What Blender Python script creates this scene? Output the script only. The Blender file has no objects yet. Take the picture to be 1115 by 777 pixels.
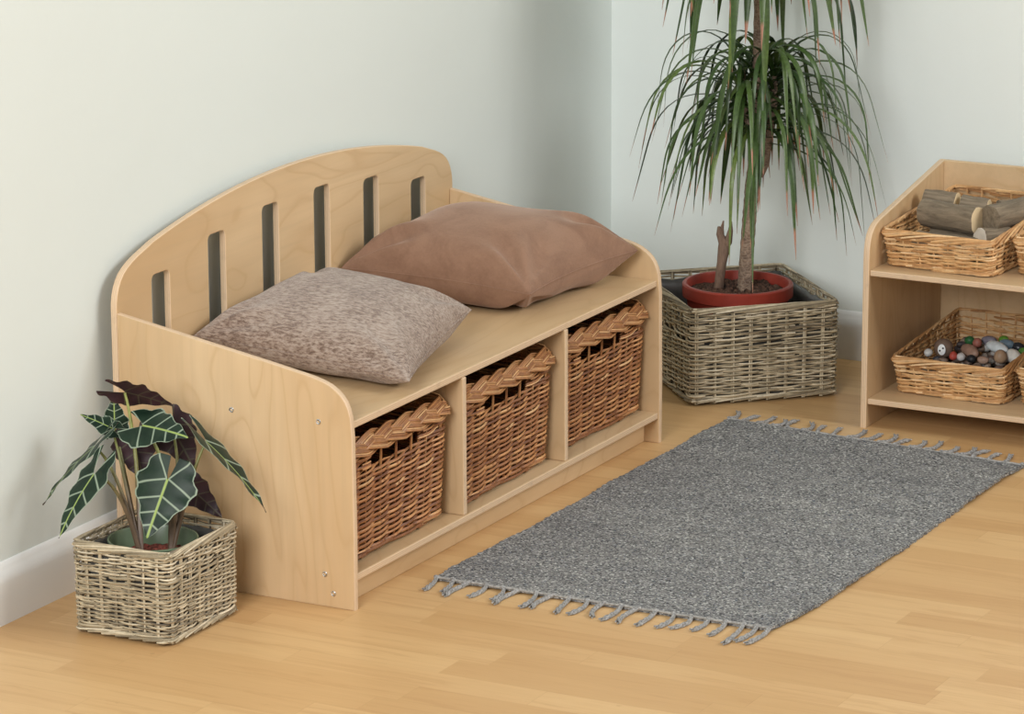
import bpy, bmesh, math, random
from mathutils import Vector, Matrix
from math import sin, cos, pi, radians

C = bpy.context.scene.collection
SC = bpy.context.scene

# ------------------------------------------------------------------ camera
cam_d = bpy.data.cameras.new('camera')
cam = bpy.data.objects.new('camera', cam_d)
C.objects.link(cam)
cam.location = (-4.8589, -2.8467, 1.8335)
cam.rotation_euler = (radians(75.798), radians(0.235), radians(-62.223))
cam_d.sensor_fit = 'HORIZONTAL'
cam_d.sensor_width = 36.0
cam_d.lens = 4100.4 / 1115 * 36.0
cam_d.clip_end = 60
SC.camera = cam

# ------------------------------------------------------------------ light
SC.view_settings.view_transform = 'Standard'
SC.view_settings.look = 'None'
SC.view_settings.gamma = 1
SC.view_settings.use_curve_mapping = False
SC.view_settings.exposure = 0.0

world = bpy.data.worlds.new('world')
SC.world = world
world.use_nodes = True
bg = world.node_tree.nodes['Background']
bg.inputs[0].default_value = (0.98, 0.98, 0.97, 1)
bg.inputs[1].default_value = 0.37


def area(name, loc, target, size, power, col=(1, 1, 1), sy=None):
    l = bpy.data.lights.new(name, 'AREA')
    l.shape = 'RECTANGLE'
    l.size = size
    l.size_y = sy or size
    l.energy = power
    l.color = col
    o = bpy.data.objects.new(name, l)
    C.objects.link(o)
    o.location = loc
    d = Vector(target) - Vector(loc)
    o.rotation_euler = d.to_track_quat('-Z', 'Y').to_euler()
    return o


area('window_light', (1.5, -5.6, 3.7), (0.5, 0.3, 0.3), 3.3, 268, (1.0, 0.985, 0.965), 2.2)
area('softbox_light', (-5.2, -1.0, 2.7), (1.6, 0.0, 0.5), 2.2, 245, (1.0, 0.998, 0.992), 2.2)


# ------------------------------------------------------------------ material helpers
def new_mat(name):
    m = bpy.data.materials.new(name)
    m.use_nodes = True
    nt = m.node_tree
    b = nt.nodes['Principled BSDF']
    return m, nt, b


def N(nt, kind, **kw):
    n = nt.nodes.new(kind)
    for k, v in kw.items():
        if hasattr(n, k):
            setattr(n, k, v)
        else:
            n.inputs[k].default_value = v
    return n


def L(nt, a, b):
    nt.links.new(a, b)


def ramp(nt, fac, stops, interp='LINEAR'):
    r = nt.nodes.new('ShaderNodeValToRGB')
    r.color_ramp.interpolation = interp
    el = r.color_ramp.elements
    while len(el) < len(stops):
        el.new(0.5)
    for e, (p, c) in zip(el, stops):
        e.position = p
        e.color = (c[0], c[1], c[2], 1) if not isinstance(c, (int, float)) else (c, c, c, 1)
    if fac is not None:
        L(nt, fac, r.inputs[0])
    return r.outputs[0]


def mth(nt, op, a, b=None):
    n = nt.nodes.new('ShaderNodeMath')
    n.operation = op
    for i, v in enumerate((a, b)):
        if v is None:
            continue
        if isinstance(v, (int, float)):
            n.inputs[i].default_value = v
        else:
            L(nt, v, n.inputs[i])
    return n.outputs[0]


def mixc(nt, fac, a, b, mode='MIX'):
    n = nt.nodes.new('ShaderNodeMix')
    n.data_type = 'RGBA'
    n.blend_type = mode
    for sock, v in ((n.inputs[0], fac), (n.inputs[6], a), (n.inputs[7], b)):
        if isinstance(v, (int, float)):
            sock.default_value = v
        elif isinstance(v, tuple):
            sock.default_value = (v[0], v[1], v[2], 1)
        else:
            L(nt, v, sock)
    return n.outputs[2]


def coords(nt, scale=(1, 1, 1), rot=(0, 0, 0), out='Object'):
    t = nt.nodes.new('ShaderNodeTexCoord')
    mp = nt.nodes.new('ShaderNodeMapping')
    mp.inputs['Scale'].default_value = scale
    mp.inputs['Rotation'].default_value = rot
    L(nt, t.outputs[out], mp.inputs[0])
    return mp.outputs[0]


def noise(nt, vec, scale, detail=3, rough=0.5, dist=0.0):
    n = nt.nodes.new('ShaderNodeTexNoise')
    n.inputs['Scale'].default_value = scale
    n.inputs['Detail'].default_value = detail
    n.inputs['Roughness'].default_value = rough
    n.inputs['Distortion'].default_value = dist
    if vec is not None:
        L(nt, vec, n.inputs['Vector'])
    return n.outputs[0]


def bump(nt, b, h, strength, dist):
    n = nt.nodes.new('ShaderNodeBump')
    n.inputs['Strength'].default_value = strength
    n.inputs['Distance'].default_value = dist
    L(nt, h, n.inputs['Height'])
    L(nt, n.outputs[0], b.inputs['Normal'])


# ------------------------------------------------------------------ materials
def mat_plain(name, col, rough=0.6, var=0.12, scale=60, bmp=0.0, spec=0.3):
    m, nt, b = new_mat(name)
    n = noise(nt, coords(nt), scale, 3)
    lo = tuple(c * (1 - var) for c in col)
    hi = tuple(min(1, c * (1 + var)) for c in col)
    L(nt, ramp(nt, n, [(0.3, lo), (0.7, hi)]), b.inputs['Base Color'])
    b.inputs['Roughness'].default_value = rough
    b.inputs['Specular IOR Level'].default_value = spec
    if bmp:
        bump(nt, b, n, 0.5, bmp)
    return m


def mat_birch(name, axis, base=(0.63, 0.452, 0.264)):
    """birch veneer; axis = long direction of the grain"""
    m, nt, b = new_mat(name)
    s = [5.0, 5.0, 5.0]
    s['xyz'.index(axis)] = 1.7
    v = coords(nt, tuple(s))
    big = noise(nt, v, 1.0, 2, 0.5, 0.6)
    rings = mth(nt, 'FRACT', mth(nt, 'MULTIPLY', big, 13.0))
    line = ramp(nt, rings, [(0.0, 0.0), (0.42, 0.25), (0.5, 1.0), (0.62, 0.3), (1.0, 0.0)])
    s2 = [90.0, 90.0, 90.0]
    s2['xyz'.index(axis)] = 4.0
    fine = noise(nt, coords(nt, tuple(s2)), 1.0, 3, 0.6)
    blot = noise(nt, coords(nt, tuple(x * 0.8 for x in s)), 1.5, 3, 0.5)
    dk = tuple(c * f for c, f in zip(base, (0.86, 0.80, 0.72)))
    lt = tuple(min(1, c * f) for c, f in zip(base, (1.06, 1.08, 1.10)))
    c1 = ramp(nt, blot, [(0.3, dk), (0.7, lt)])
    c2 = mixc(nt, mth(nt, 'MULTIPLY', line, 0.5), c1, tuple(c * f for c, f in zip(base, (0.80, 0.72, 0.62))))
    c3 = mixc(nt, mth(nt, 'MULTIPLY', ramp(nt, fine, [(0.45, 0.0), (0.7, 1.0)]), 0.22), c2, tuple(c * 0.74 for c in base))
    L(nt, c3, b.inputs['Base Color'])
    b.inputs['Roughness'].default_value = 0.42
    b.inputs['Specular IOR Level'].default_value = 0.35
    return m


def mat_ply_edge(name, axis, base=(0.66, 0.48, 0.31)):
    m, nt, b = new_mat(name)
    t = nt.nodes.new('ShaderNodeTexCoord')
    sp = nt.nodes.new('ShaderNodeSeparateXYZ')
    L(nt, t.outputs['Object'], sp.inputs[0])
    f = mth(nt, 'FRACT', mth(nt, 'MULTIPLY', sp.outputs['xyz'.index(axis)], 1 / 0.003))
    st = ramp(nt, f, [(0.0, tuple(c * 0.78 for c in base)), (0.4, tuple(c * 1.08 for c in base)), (0.75, tuple(c * 1.05 for c in base)), (1.0, tuple(c * 0.78 for c in base))])
    n = noise(nt, coords(nt), 45, 4, 0.6)
    c = mixc(nt, mth(nt, 'MULTIPLY', ramp(nt, n, [(0.55, 0.0), (0.75, 1.0)]), 0.35), st, tuple(c * 0.6 for c in base))
    L(nt, c, b.inputs['Base Color'])
    b.inputs['Roughness'].default_value = 0.5
    return m


def mat_wicker(name, stops, rough=0.55):
    m, nt, b = new_mat(name)
    g = nt.nodes.new('ShaderNodeNewGeometry')
    c = ramp(nt, g.outputs['Random Per Island'], stops)
    n = noise(nt, coords(nt), 75, 3, 0.6)
    c2 = mixc(nt, 1.0, c, ramp(nt, n, [(0.3, (0.80, 0.78, 0.76)), (0.65, (1.12, 1.1, 1.08))]), 'MULTIPLY')
    L(nt, c2, b.inputs['Base Color'])
    b.inputs['Roughness'].default_value = rough
    b.inputs['Specular IOR Level'].default_value = 0.4
    return m


def mat_floor():
    m, nt, b = new_mat('laminate_floor')
    t = nt.nodes.new('ShaderNodeTexCoord')
    sp = nt.nodes.new('ShaderNodeSeparateXYZ')
    L(nt, t.outputs['Object'], sp.inputs[0])
    x, y = sp.outputs[0], sp.outputs[1]
    w = 0.066
    rx = mth(nt, 'DIVIDE', mth(nt, 'ADD', x, 20.0), w)
    row = mth(nt, 'FLOOR', rx)
    wn = nt.nodes.new('ShaderNodeTexWhiteNoise')
    wn.noise_dimensions = '1D'
    L(nt, row, wn.inputs['W'])
    ry = mth(nt, 'DIVIDE', mth(nt, 'ADD', mth(nt, 'ADD', y, 20.0), mth(nt, 'MULTIPLY', wn.outputs[0], 0.9)), 0.42)
    brd = mth(nt, 'FLOOR', ry)
    cv = nt.nodes.new('ShaderNodeCombineXYZ')
    L(nt, row, cv.inputs[0])
    L(nt, brd, cv.inputs[1])
    wn2 = nt.nodes.new('ShaderNodeTexWhiteNoise')
    wn2.noise_dimensions = '2D'
    L(nt, cv.outputs[0], wn2.inputs['Vector'])
    rnd = wn2.outputs[0]
    tint = ramp(nt, rnd, [(0.0, (0.565, 0.345, 0.152)), (0.5, (0.62, 0.395, 0.182)), (1.0, (0.665, 0.44, 0.21))])
    gv = nt.nodes.new('ShaderNodeCombineXYZ')
    L(nt, mth(nt, 'MULTIPLY', x, 42.0), gv.inputs[0])
    L(nt, mth(nt, 'ADD', mth(nt, 'MULTIPLY', y, 3.2), mth(nt, 'MULTIPLY', rnd, 57.0)), gv.inputs[1])
    g1 = noise(nt, gv.outputs[0], 1.0, 4, 0.6, 0.8)
    gl = ramp(nt, g1, [(0.35, 0.0), (0.55, 0.35), (0.62, 1.0), (0.7, 0.3), (0.9, 0.0)])
    c = mixc(nt, mth(nt, 'MULTIPLY', gl, 0.38), tint, (0.45, 0.235, 0.095))
    gv2 = nt.nodes.new('ShaderNodeCombineXYZ')
    L(nt, mth(nt, 'MULTIPLY', x, 350.0), gv2.inputs[0])
    L(nt, mth(nt, 'MULTIPLY', y, 14.0), gv2.inputs[1])
    g2 = noise(nt, gv2.outputs[0], 1.0, 2, 0.5)
    c = mixc(nt, mth(nt, 'MULTIPLY', ramp(nt, g2, [(0.5, 0.0), (0.75, 1.0)]), 0.18), c, (0.42, 0.23, 0.10))
    sp2 = noise(nt, coords(nt), 26.0, 2, 0.5)
    c = mixc(nt, mth(nt, 'MULTIPLY', ramp(nt, sp2, [(0.74, 0.0), (0.78, 1.0)]), 0.35), c, (0.36, 0.19, 0.08))
    fx = mth(nt, 'FRACT', rx)
    fy = mth(nt, 'FRACT', ry)
    sx = mth(nt, 'LESS_THAN', fx, 0.016)
    sy = mth(nt, 'LESS_THAN', fy, 0.0028)
    seam = mth(nt, 'MAXIMUM', sx, sy)
    c = mixc(nt, mth(nt, 'MULTIPLY', seam, 0.22), c, (0.34, 0.18, 0.07))
    L(nt, c, b.inputs['Base Color'])
    b.inputs['Roughness'].default_value = 0.38
    b.inputs['Specular IOR Level'].default_value = 0.35
    return m


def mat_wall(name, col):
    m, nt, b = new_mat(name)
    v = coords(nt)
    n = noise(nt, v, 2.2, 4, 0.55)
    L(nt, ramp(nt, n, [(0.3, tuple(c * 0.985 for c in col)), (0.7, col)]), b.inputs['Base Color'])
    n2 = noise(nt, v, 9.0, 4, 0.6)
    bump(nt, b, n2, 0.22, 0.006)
    b.inputs['Roughness'].default_value = 0.55
    b.inputs['Specular IOR Level'].default_value = 0.3
    return m


def mat_rug(name, ed=False):
    m, nt, b = new_mat(name)
    v = coords(nt, (1, 0.62, 1))
    vo = nt.nodes.new('ShaderNodeTexVoronoi')
    vo.inputs['Scale'].default_value = 500
    L(nt, v, vo.inputs['Vector'])
    sp = nt.nodes.new('ShaderNodeSeparateColor')
    L(nt, vo.outputs['Color'], sp.inputs[0])
    c = ramp(nt, sp.outputs[0], [(0.0, (0.035, 0.035, 0.04)), (0.12, (0.11, 0.11, 0.112)), (0.5, (0.22, 0.219, 0.215)), (0.86, (0.33, 0.325, 0.31)), (0.95, (0.50, 0.50, 0.48)), (1.0, (0.66, 0.65, 0.62))])
    c = mixc(nt, mth(nt, 'MULTIPLY', mth(nt, 'GREATER_THAN', sp.outputs[1], 0.965), 0.4), c, (0.05, 0.10, 0.2))
    n = noise(nt, coords(nt, (5, 0.9, 1)), 3, 3)
    c = mixc(nt, 1.0, c, ramp(nt, n, [(0.3, (0.86, 0.86, 0.87)), (0.7, (1.1, 1.1, 1.08))]), 'MULTIPLY')
    L(nt, c, b.inputs['Base Color'])
    w = nt.nodes.new('ShaderNodeTexWave')
    w.bands_direction = 'X'
    w.inputs['Scale'].default_value = 58
    w.inputs['Distortion'].default_value = 2.5
    w.inputs['Detail Scale'].default_value = 6
    L(nt, coords(nt), w.inputs['Vector'])
    h = mth(nt, 'ADD', mth(nt, 'MULTIPLY', w.outputs[1], 0.5), vo.outputs['Distance'])
    bump(nt, b, h, 0.7, 0.002)
    b.inputs['Roughness'].default_value = 0.95
    b.inputs['Specular IOR Level'].default_value = 0.1
    return m


def mat_chenille(name, lo, mid, hi):
    m, nt, b = new_mat(name)
    v = coords(nt, (1.0, 0.33, 1.0), (0, 0, radians(25)))
    n = noise(nt, v, 250, 4, 0.75)
    n2 = noise(nt, coords(nt), 12, 3, 0.5)
    k = mth(nt, 'ADD', mth(nt, 'MULTIPLY', n, 0.8), mth(nt, 'MULTIPLY', n2, 0.2))
    L(nt, ramp(nt, k, [(0.39, lo), (0.48, mid), (0.58, hi)]), b.inputs['Base Color'])
    bump(nt, b, n, 0.8, 0.003)
    b.inputs['Roughness'].default_value = 0.85
    b.inputs['Sheen Weight'].default_value = 0.25
    return m


def mat_suede(name, lo, hi):
    m, nt, b = new_mat(name)
    n = noise(nt, coords(nt), 14, 5, 0.65, 0.8)
    n2 = noise(nt, coords(nt), 240, 2, 0.6)
    k = mth(nt, 'ADD', mth(nt, 'MULTIPLY', n, 0.8), mth(nt, 'MULTIPLY', n2, 0.2))
    L(nt, ramp(nt, k, [(0.32, lo), (0.62, hi)]), b.inputs['Base Color'])
    bump(nt, b, n2, 0.3, 0.001)
    b.inputs['Roughness'].default_value = 0.9
    b.inputs['Sheen Weight'].default_value = 0.35
    b.inputs['Sheen Roughness'].default_value = 0.5
    b.inputs['Sheen Tint'].default_value = (0.8, 0.65, 0.55, 1)
    return m


def mat_dracaena():
    m, nt, b = new_mat('dracaena_leaf')
    uv = N(nt, 'ShaderNodeUVMap', uv_map='leaf')
    sp = nt.nodes.new('ShaderNodeSeparateXYZ')
    L(nt, uv.outputs[0], sp.inputs[0])
    g = nt.nodes.new('ShaderNodeNewGeometry')
    base = ramp(nt, g.outputs['Random Per Island'], [(0.0, (0.024, 0.055, 0.012)), (0.6, (0.050, 0.095, 0.020)), (0.85, (0.080, 0.130, 0.036)), (1.0, (0.14, 0.20, 0.035))])
    st = noise(nt, coords(nt), 160, 2)
    base = mixc(nt, 1.0, base, ramp(nt, st, [(0.3, 0.75), (0.7, 1.2)]), 'MULTIPLY')
    # brown dead tips on some leaves
    k = mth(nt, 'ADD', sp.outputs[1], mth(nt, 'MULTIPLY', mth(nt, 'FRACT', mth(nt, 'MULTIPLY', g.outputs['Random Per Island'], 13.0)), 0.14))
    tip = ramp(nt, k, [(0.97, 0.0), (1.02, 1.0)])
    c = mixc(nt, tip, base, (0.33, 0.15, 0.09))
    L(nt, c, b.inputs['Base Color'])
    b.inputs['Roughness'].default_value = 0.38
    b.inputs['Specular IOR Level'].default_value = 0.45
    return m


def mat_alocasia():
    m, nt, b = new_mat('alocasia_leaf')
    uv = N(nt, 'ShaderNodeUVMap', uv_map='leaf')
    sp = nt.nodes.new('ShaderNodeSeparateXYZ')
    L(nt, uv.outputs[0], sp.inputs[0])
    uv2 = N(nt, 'ShaderNodeUVMap', uv_map='edge')
    sp2 = nt.nodes.new('ShaderNodeSeparateXYZ')
    L(nt, uv2.outputs[0], sp2.inputs[0])
    ax = mth(nt, 'ABSOLUTE', sp.outputs[0])
    tt = sp.outputs[1]
    # side veins leave the midrib and run forwards and outwards
    q = mth(nt, 'SUBTRACT', tt, mth(nt, 'MULTIPLY', ax, 0.42))
    fr = None
    for qk in (-0.03, 0.27, 0.53, 0.76):
        d_ = mth(nt, 'ABSOLUTE', mth(nt, 'SUBTRACT', q, qk))
        fr = d_ if fr is None else mth(nt, 'MINIMUM', fr, d_)
    # one vein runs back into each lobe
    lobe_d = mth(nt, 'ABSOLUTE', mth(nt, 'SUBTRACT', ax, mth(nt, 'MULTIPLY', tt, -0.72)))
    fr = mth(nt, 'MINIMUM', fr, lobe_d)
    side = ramp(nt, fr, [(0.0, 1.0), (0.010, 0.9), (0.022, 0.0)])
    mid0 = ramp(nt, ax, [(0.0, 1.0), (0.014, 1.0), (0.028, 0.0)])
    mid = mth(nt, 'MULTIPLY', mid0, mth(nt, 'GREATER_THAN', tt, -0.03))
    edge = ramp(nt, sp2.outputs[0], [(0.93, 0.0), (0.965, 1.0)])
    vein = mth(nt, 'MAXIMUM', mth(nt, 'MAXIMUM', side, edge), mid)
    n = noise(nt, coords(nt), 40, 3)
    green = ramp(nt, n, [(0.3, (0.006, 0.017, 0.010)), (0.7, (0.017, 0.036, 0.021))])
    vc = mixc(nt, mid, (0.25, 0.31, 0.23), (0.28, 0.37, 0.10))
    top = mixc(nt, vein, green, vc)
    back = mixc(nt, mth(nt, 'MULTIPLY', vein, 0.45), ramp(nt, n, [(0.3, (0.028, 0.016, 0.020)), (0.7, (0.060, 0.030, 0.036))]), (0.12, 0.12, 0.07))
    g = nt.nodes.new('ShaderNodeNewGeometry')
    L(nt, mixc(nt, g.outputs['Backfacing'], top, back), b.inputs['Base Color'])
    b.inputs['Roughness'].default_value = 0.42
    b.inputs['Specular IOR Level'].default_value = 0.22
    return m


def mat_grad_z(name, stops, rough=0.45):
    m, nt, b = new_mat(name)
    t = nt.nodes.new('ShaderNodeTexCoord')
    sp = nt.nodes.new('ShaderNodeSeparateXYZ')
    L(nt, t.outputs['Object'], sp.inputs[0])
    n = noise(nt, coords(nt), 120, 3)
    c = ramp(nt, sp.outputs[2], stops)
    L(nt, mixc(nt, 1.0, c, ramp(nt, n, [(0.3, 0.8), (0.7, 1.15)]), 'MULTIPLY'), b.inputs['Base Color'])
    b.inputs['Roughness'].default_value = rough
    return m


def mat_bark(name, lo, hi, scale=(60, 60, 12)):
    m, nt, b = new_mat(name)
    n = noise(nt, coords(nt, scale), 1.0, 5, 0.65, 0.5)
    n2 = noise(nt, coords(nt), 30, 3)
    L(nt, mixc(nt, mth(nt, 'MULTIPLY', n2, 0.5), ramp(nt, n, [(0.3, lo), (0.68, hi)]), tuple((a + c) / 2 for a, c in zip(lo, hi))), b.inputs['Base Color'])
    bump(nt, b, n, 0.9, 0.003)
    b.inputs['Roughness'].default_value = 0.9
    return m


def mat_trunk():
    m, nt, b = new_mat('dracaena_bark')
    v = coords(nt)
    vo = nt.nodes.new('ShaderNodeTexVoronoi')
    vo.inputs['Scale'].default_value = 1
    vo.feature = 'DISTANCE_TO_EDGE'
    L(nt, coords(nt, (95, 95, 170)), vo.inputs['Vector'])
    n = noise(nt, v, 60, 4, 0.6)
    c = ramp(nt, n, [(0.3, (0.13, 0.085, 0.06)), (0.7, (0.33, 0.235, 0.165))])
    c = mixc(nt, ramp(nt, vo.outputs['Distance'], [(0.02, 0.45), (0.12, 0.0)]), c, (0.42, 0.32, 0.24))
    L(nt, c, b.inputs['Base Color'])
    bump(nt, b, vo.outputs['Distance'], 0.8, 0.004)
    b.inputs['Roughness'].default_value = 0.9
    return m


M = {}
M['floor'] = mat_floor()
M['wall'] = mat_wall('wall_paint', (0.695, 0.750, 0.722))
M['wall_lit'] = mat_wall('wall_paint_lit', (0.785, 0.842, 0.818))  # same paint as above, lightened to imitate stronger light on the right wall
M['skirt'] = mat_plain('skirting_paint', (0.78, 0.79, 0.77), 0.35, 0.02, 8)
for ax in 'xyz':
    M['birch_' + ax] = mat_birch('birch_veneer_' + ax, ax)
    M['edge_' + ax] = mat_ply_edge('plywood_edge_' + ax, ax)
M['orange'] = mat_wicker('golden_willow', [(0.0, (0.15, 0.052, 0.020)), (0.3, (0.28, 0.108, 0.038)), (0.65, (0.42, 0.185, 0.068)), (0.9, (0.53, 0.275, 0.11)), (1.0, (0.66, 0.42, 0.21))], 0.42)
M['rim'] = mat_wicker('golden_willow_rim', [(0.0, (0.24, 0.095, 0.036)), (0.4, (0.38, 0.175, 0.066)), (0.8, (0.50, 0.265, 0.11)), (1.0, (0.62, 0.38, 0.18))], 0.42)
M['straw'] = mat_wicker('pale_willow', [(0.0, (0.42, 0.215, 0.085)), (0.4, (0.58, 0.34, 0.15)), (0.75, (0.68, 0.44, 0.21)), (1.0, (0.76, 0.55, 0.32))], 0.5)
M['grey'] = mat_wicker('grey_willow', [(0.0, (0.12, 0.095, 0.065)), (0.2, (0.28, 0.235, 0.155)), (0.6, (0.46, 0.39, 0.265)), (0.9, (0.57, 0.50, 0.36)), (1.0, (0.64, 0.57, 0.43))], 0.6)
M['darkbase'] = mat_plain('willow_base', (0.16, 0.085, 0.04), 0.8)
M['greybase'] = mat_plain('grey_willow_base', (0.12, 0.10, 0.075), 0.8)
M['liner'] = mat_plain('black_plastic_liner', (0.07, 0.067, 0.062), 0.3, 0.3, 30, 0.004, 0.5)
M['rug'] = mat_rug('grey_fleck_weave')
M['tassel'] = mat_plain('grey_yarn', (0.30, 0.295, 0.285), 0.95, 0.45, 300, 0.001, 0.1)
M['binding'] = mat_plain('rug_end_cord', (0.33, 0.32, 0.30), 0.95, 0.3, 200, 0.001, 0.1)
M['chenille'] = mat_chenille('taupe_chenille', (0.135, 0.082, 0.058), (0.275, 0.195, 0.148), (0.41, 0.325, 0.265))
M['suede'] = mat_suede('brown_suede', (0.185, 0.095, 0.056), (0.265, 0.148, 0.092))
M['seam'] = mat_plain('brown_seam', (0.15, 0.08, 0.05), 0.9)
M['steel'] = mat_plain('screw_steel', (0.62, 0.62, 0.62), 0.25, 0.1)
M['steel'].node_tree.nodes['Principled BSDF'].inputs['Metallic'].default_value = 1
M['red_pot'] = mat_plain('red_plastic', (0.30, 0.042, 0.026), 0.4, 0.12, 30)
M['green_pot'] = mat_plain('green_glaze', (0.135, 0.185, 0.115), 0.25, 0.1, 20, 0, 0.5)
M['soil'] = mat_plain('potting_soil', (0.085, 0.045, 0.03), 0.95, 0.7, 130, 0.006)
M['red_soil'] = mat_plain('clay_granules', (0.16, 0.042, 0.03), 0.9, 0.7, 160, 0.006)
M['drac'] = mat_dracaena()
M['trunk'] = mat_trunk()
M['stump'] = mat_bark('dead_wood', (0.09, 0.05, 0.035), (0.30, 0.20, 0.14), (90, 90, 25))
M['aloc'] = mat_alocasia()
M['petiole'] = mat_grad_z('petiole', [(0.10, (0.115, 0.07, 0.048)), (0.19, (0.14, 0.095, 0.048)), (0.28, (0.24, 0.27, 0.06))])
M['bark'] = mat_bark('grey_bark', (0.09, 0.068, 0.044), (0.30, 0.235, 0.16), (22, 110, 110))
M['cut'] = mat_plain('sawn_wood', (0.62, 0.48, 0.29), 0.8, 0.12, 40)
M['cut_pale'] = mat_plain('pale_sawn_wood', (0.60, 0.53, 0.44), 0.8, 0.1, 40)
M['peeled'] = mat_plain('peeled_bark_ring', (0.46, 0.37, 0.26), 0.8, 0.12, 40)


# ------------------------------------------------------------------ mesh helpers
class MB:
    def __init__(self):
        self.v, self.f, self.mi, self.uv, self.uv2 = [], [], [], {}, {}

    def add(self, verts, faces, mi=0):
        o = len(self.v)
        self.v += [Vector(p) for p in verts]
        for f in faces:
            self.f.append([i + o for i in f])
            self.mi.append(mi)
        return o

    def tube(self, pts, r, sides=6, mi=0, cap=True, flat=None):
        pts = [Vector(p) for p in pts]
        n = len(pts)
        rs = r if isinstance(r, (list, tuple)) else [r] * n
        t0 = (pts[1] - pts[0]).normalized()
        up = Vector((0, 0, 1)) if abs(t0.z) < 0.9 else Vector((1, 0, 0))
        a = t0.cross(up).normalized()
        vs = []
        for i, p in enumerate(pts):
            t = (pts[min(i + 1, n - 1)] - pts[max(i - 1, 0)])
            t = t.normalized() if t.length > 1e-9 else t0
            a = (a - t * a.dot(t)).normalized()
            b = t.cross(a)
            for k in range(sides):
                an = 2 * pi * k / sides
                vs.append(p + (a * cos(an) + b * sin(an)) * rs[i])
        fs = []
        for i in range(n - 1):
            for k in range(sides):
                k2 = (k + 1) % sides
                fs.append((i * sides + k, i * sides + k2, (i + 1) * sides + k2, (i + 1) * sides + k))
        if cap:
            fs.append(tuple(range(sides - 1, -1, -1)))
            fs.append(tuple((n - 1) * sides + k for k in range(sides)))
        self.add(vs, fs, mi)

    def loop(self, pts, r, sides=6, mi=0):
        pts = [Vector(p) for p in pts]
        n = len(pts)
        vs = []
        a = None
        for i, p in enumerate(pts):
            t = (pts[(i + 1) % n] - pts[i - 1]).normalized()
            a = Vector((0, 0, 1)).cross(t).normalized()
            b = t.cross(a)
            for k in range(sides):
                an = 2 * pi * k / sides
                vs.append(p + (a * cos(an) + b * sin(an)) * r)
        fs = []
        for i in range(n):
            j = (i + 1) % n
            for k in range(sides):
                k2 = (k + 1) % sides
                fs.append((i * sides + k, i * sides + k2, j * sides + k2, j * sides + k))
        self.add(vs, fs, mi)

    def box(self, lo, hi, mi=0):
        x0, y0, z0 = lo
        x1, y1, z1 = hi
        self.add([(x0, y0, z0), (x1, y0, z0), (x1, y1, z0), (x0, y1, z0), (x0, y0, z1), (x1, y0, z1), (x1, y1, z1), (x0, y1, z1)],
                 [(3, 2, 1, 0), (4, 5, 6, 7), (0, 1, 5, 4), (1, 2, 6, 5), (2, 3, 7, 6), (3, 0, 4, 7)], mi)

    def lathe(self, prof, center=(0, 0, 0), seg=48, mi=0):
        cx, cy, cz = center
        vs, fs = [], []
        m = len(prof)
        for i in range(seg):
            a = 2 * pi * i / seg
            for r, z in prof:
                vs.append((cx + r * cos(a), cy + r * sin(a), cz + z))
        for i in range(seg):
            j = (i + 1) % seg
            for k in range(m - 1):
                fs.append((i * m + k, j * m + k, j * m + k + 1, i * m + k + 1))
        self.add(vs, fs, mi)

    def build(self, name, mats, parent=None, smooth=True, bevel=0, angle=40):
        me = bpy.data.meshes.new(name)
        me.from_pydata([tuple(p) for p in self.v], [], self.f)
        if not isinstance(mats, (list, tuple)):
            mats = [mats]
        for m in mats:
            me.materials.append(m)
        if len(mats) > 1:
            me.polygons.foreach_set('material_index', self.mi)
        for nm, d in (('leaf', self.uv), ('edge', self.uv2)):
            if d:
                ul = me.uv_layers.new(name=nm)
                for lp in me.loops:
                    ul.data[lp.index].uv = d.get(lp.vertex_index, (0, 0))
        me.validate()
        o = bpy.data.objects.new(name, me)
        C.objects.link(o)
        if parent:
            o.parent = parent
        if smooth:
            me.polygons.foreach_set('use_smooth', [True] * len(me.polygons))
            me.set_sharp_from_angle(angle=radians(angle))
        if bevel:
            b = o.modifiers.new('bevel', 'BEVEL')
            b.width = bevel
            b.segments = 2
            b.limit_method = 'ANGLE'
        return o


def thing(name, label, cat, loc=(0, 0, 0), rotz=0, group=None):
    o = bpy.data.objects.new(name, None)
    o.empty_display_size = 0.05
    C.objects.link(o)
    o.location = loc
    o.rotation_euler = (0, 0, rotz)
    return tag(o, label, cat, group)


def tag(o, label, cat, group=None):
    o['label'] = label
    o['category'] = cat
    if group:
        o['group'] = group
    return o


def struct(o, label=None):
    o['kind'] = 'structure'
    if label:
        o['label'] = label
    return o


def dup(root, loc, rotz, label):
    r = root.copy()
    C.objects.link(r)
    r.location = loc
    r.rotation_euler = (0, 0, rotz)
    r['label'] = label
    for ch in list(root.children):
        c = ch.copy()
        C.objects.link(c)
        c.parent = r
        for g in list(ch.children):
            d = g.copy()
            C.objects.link(d)
            d.parent = c
    return r


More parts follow.
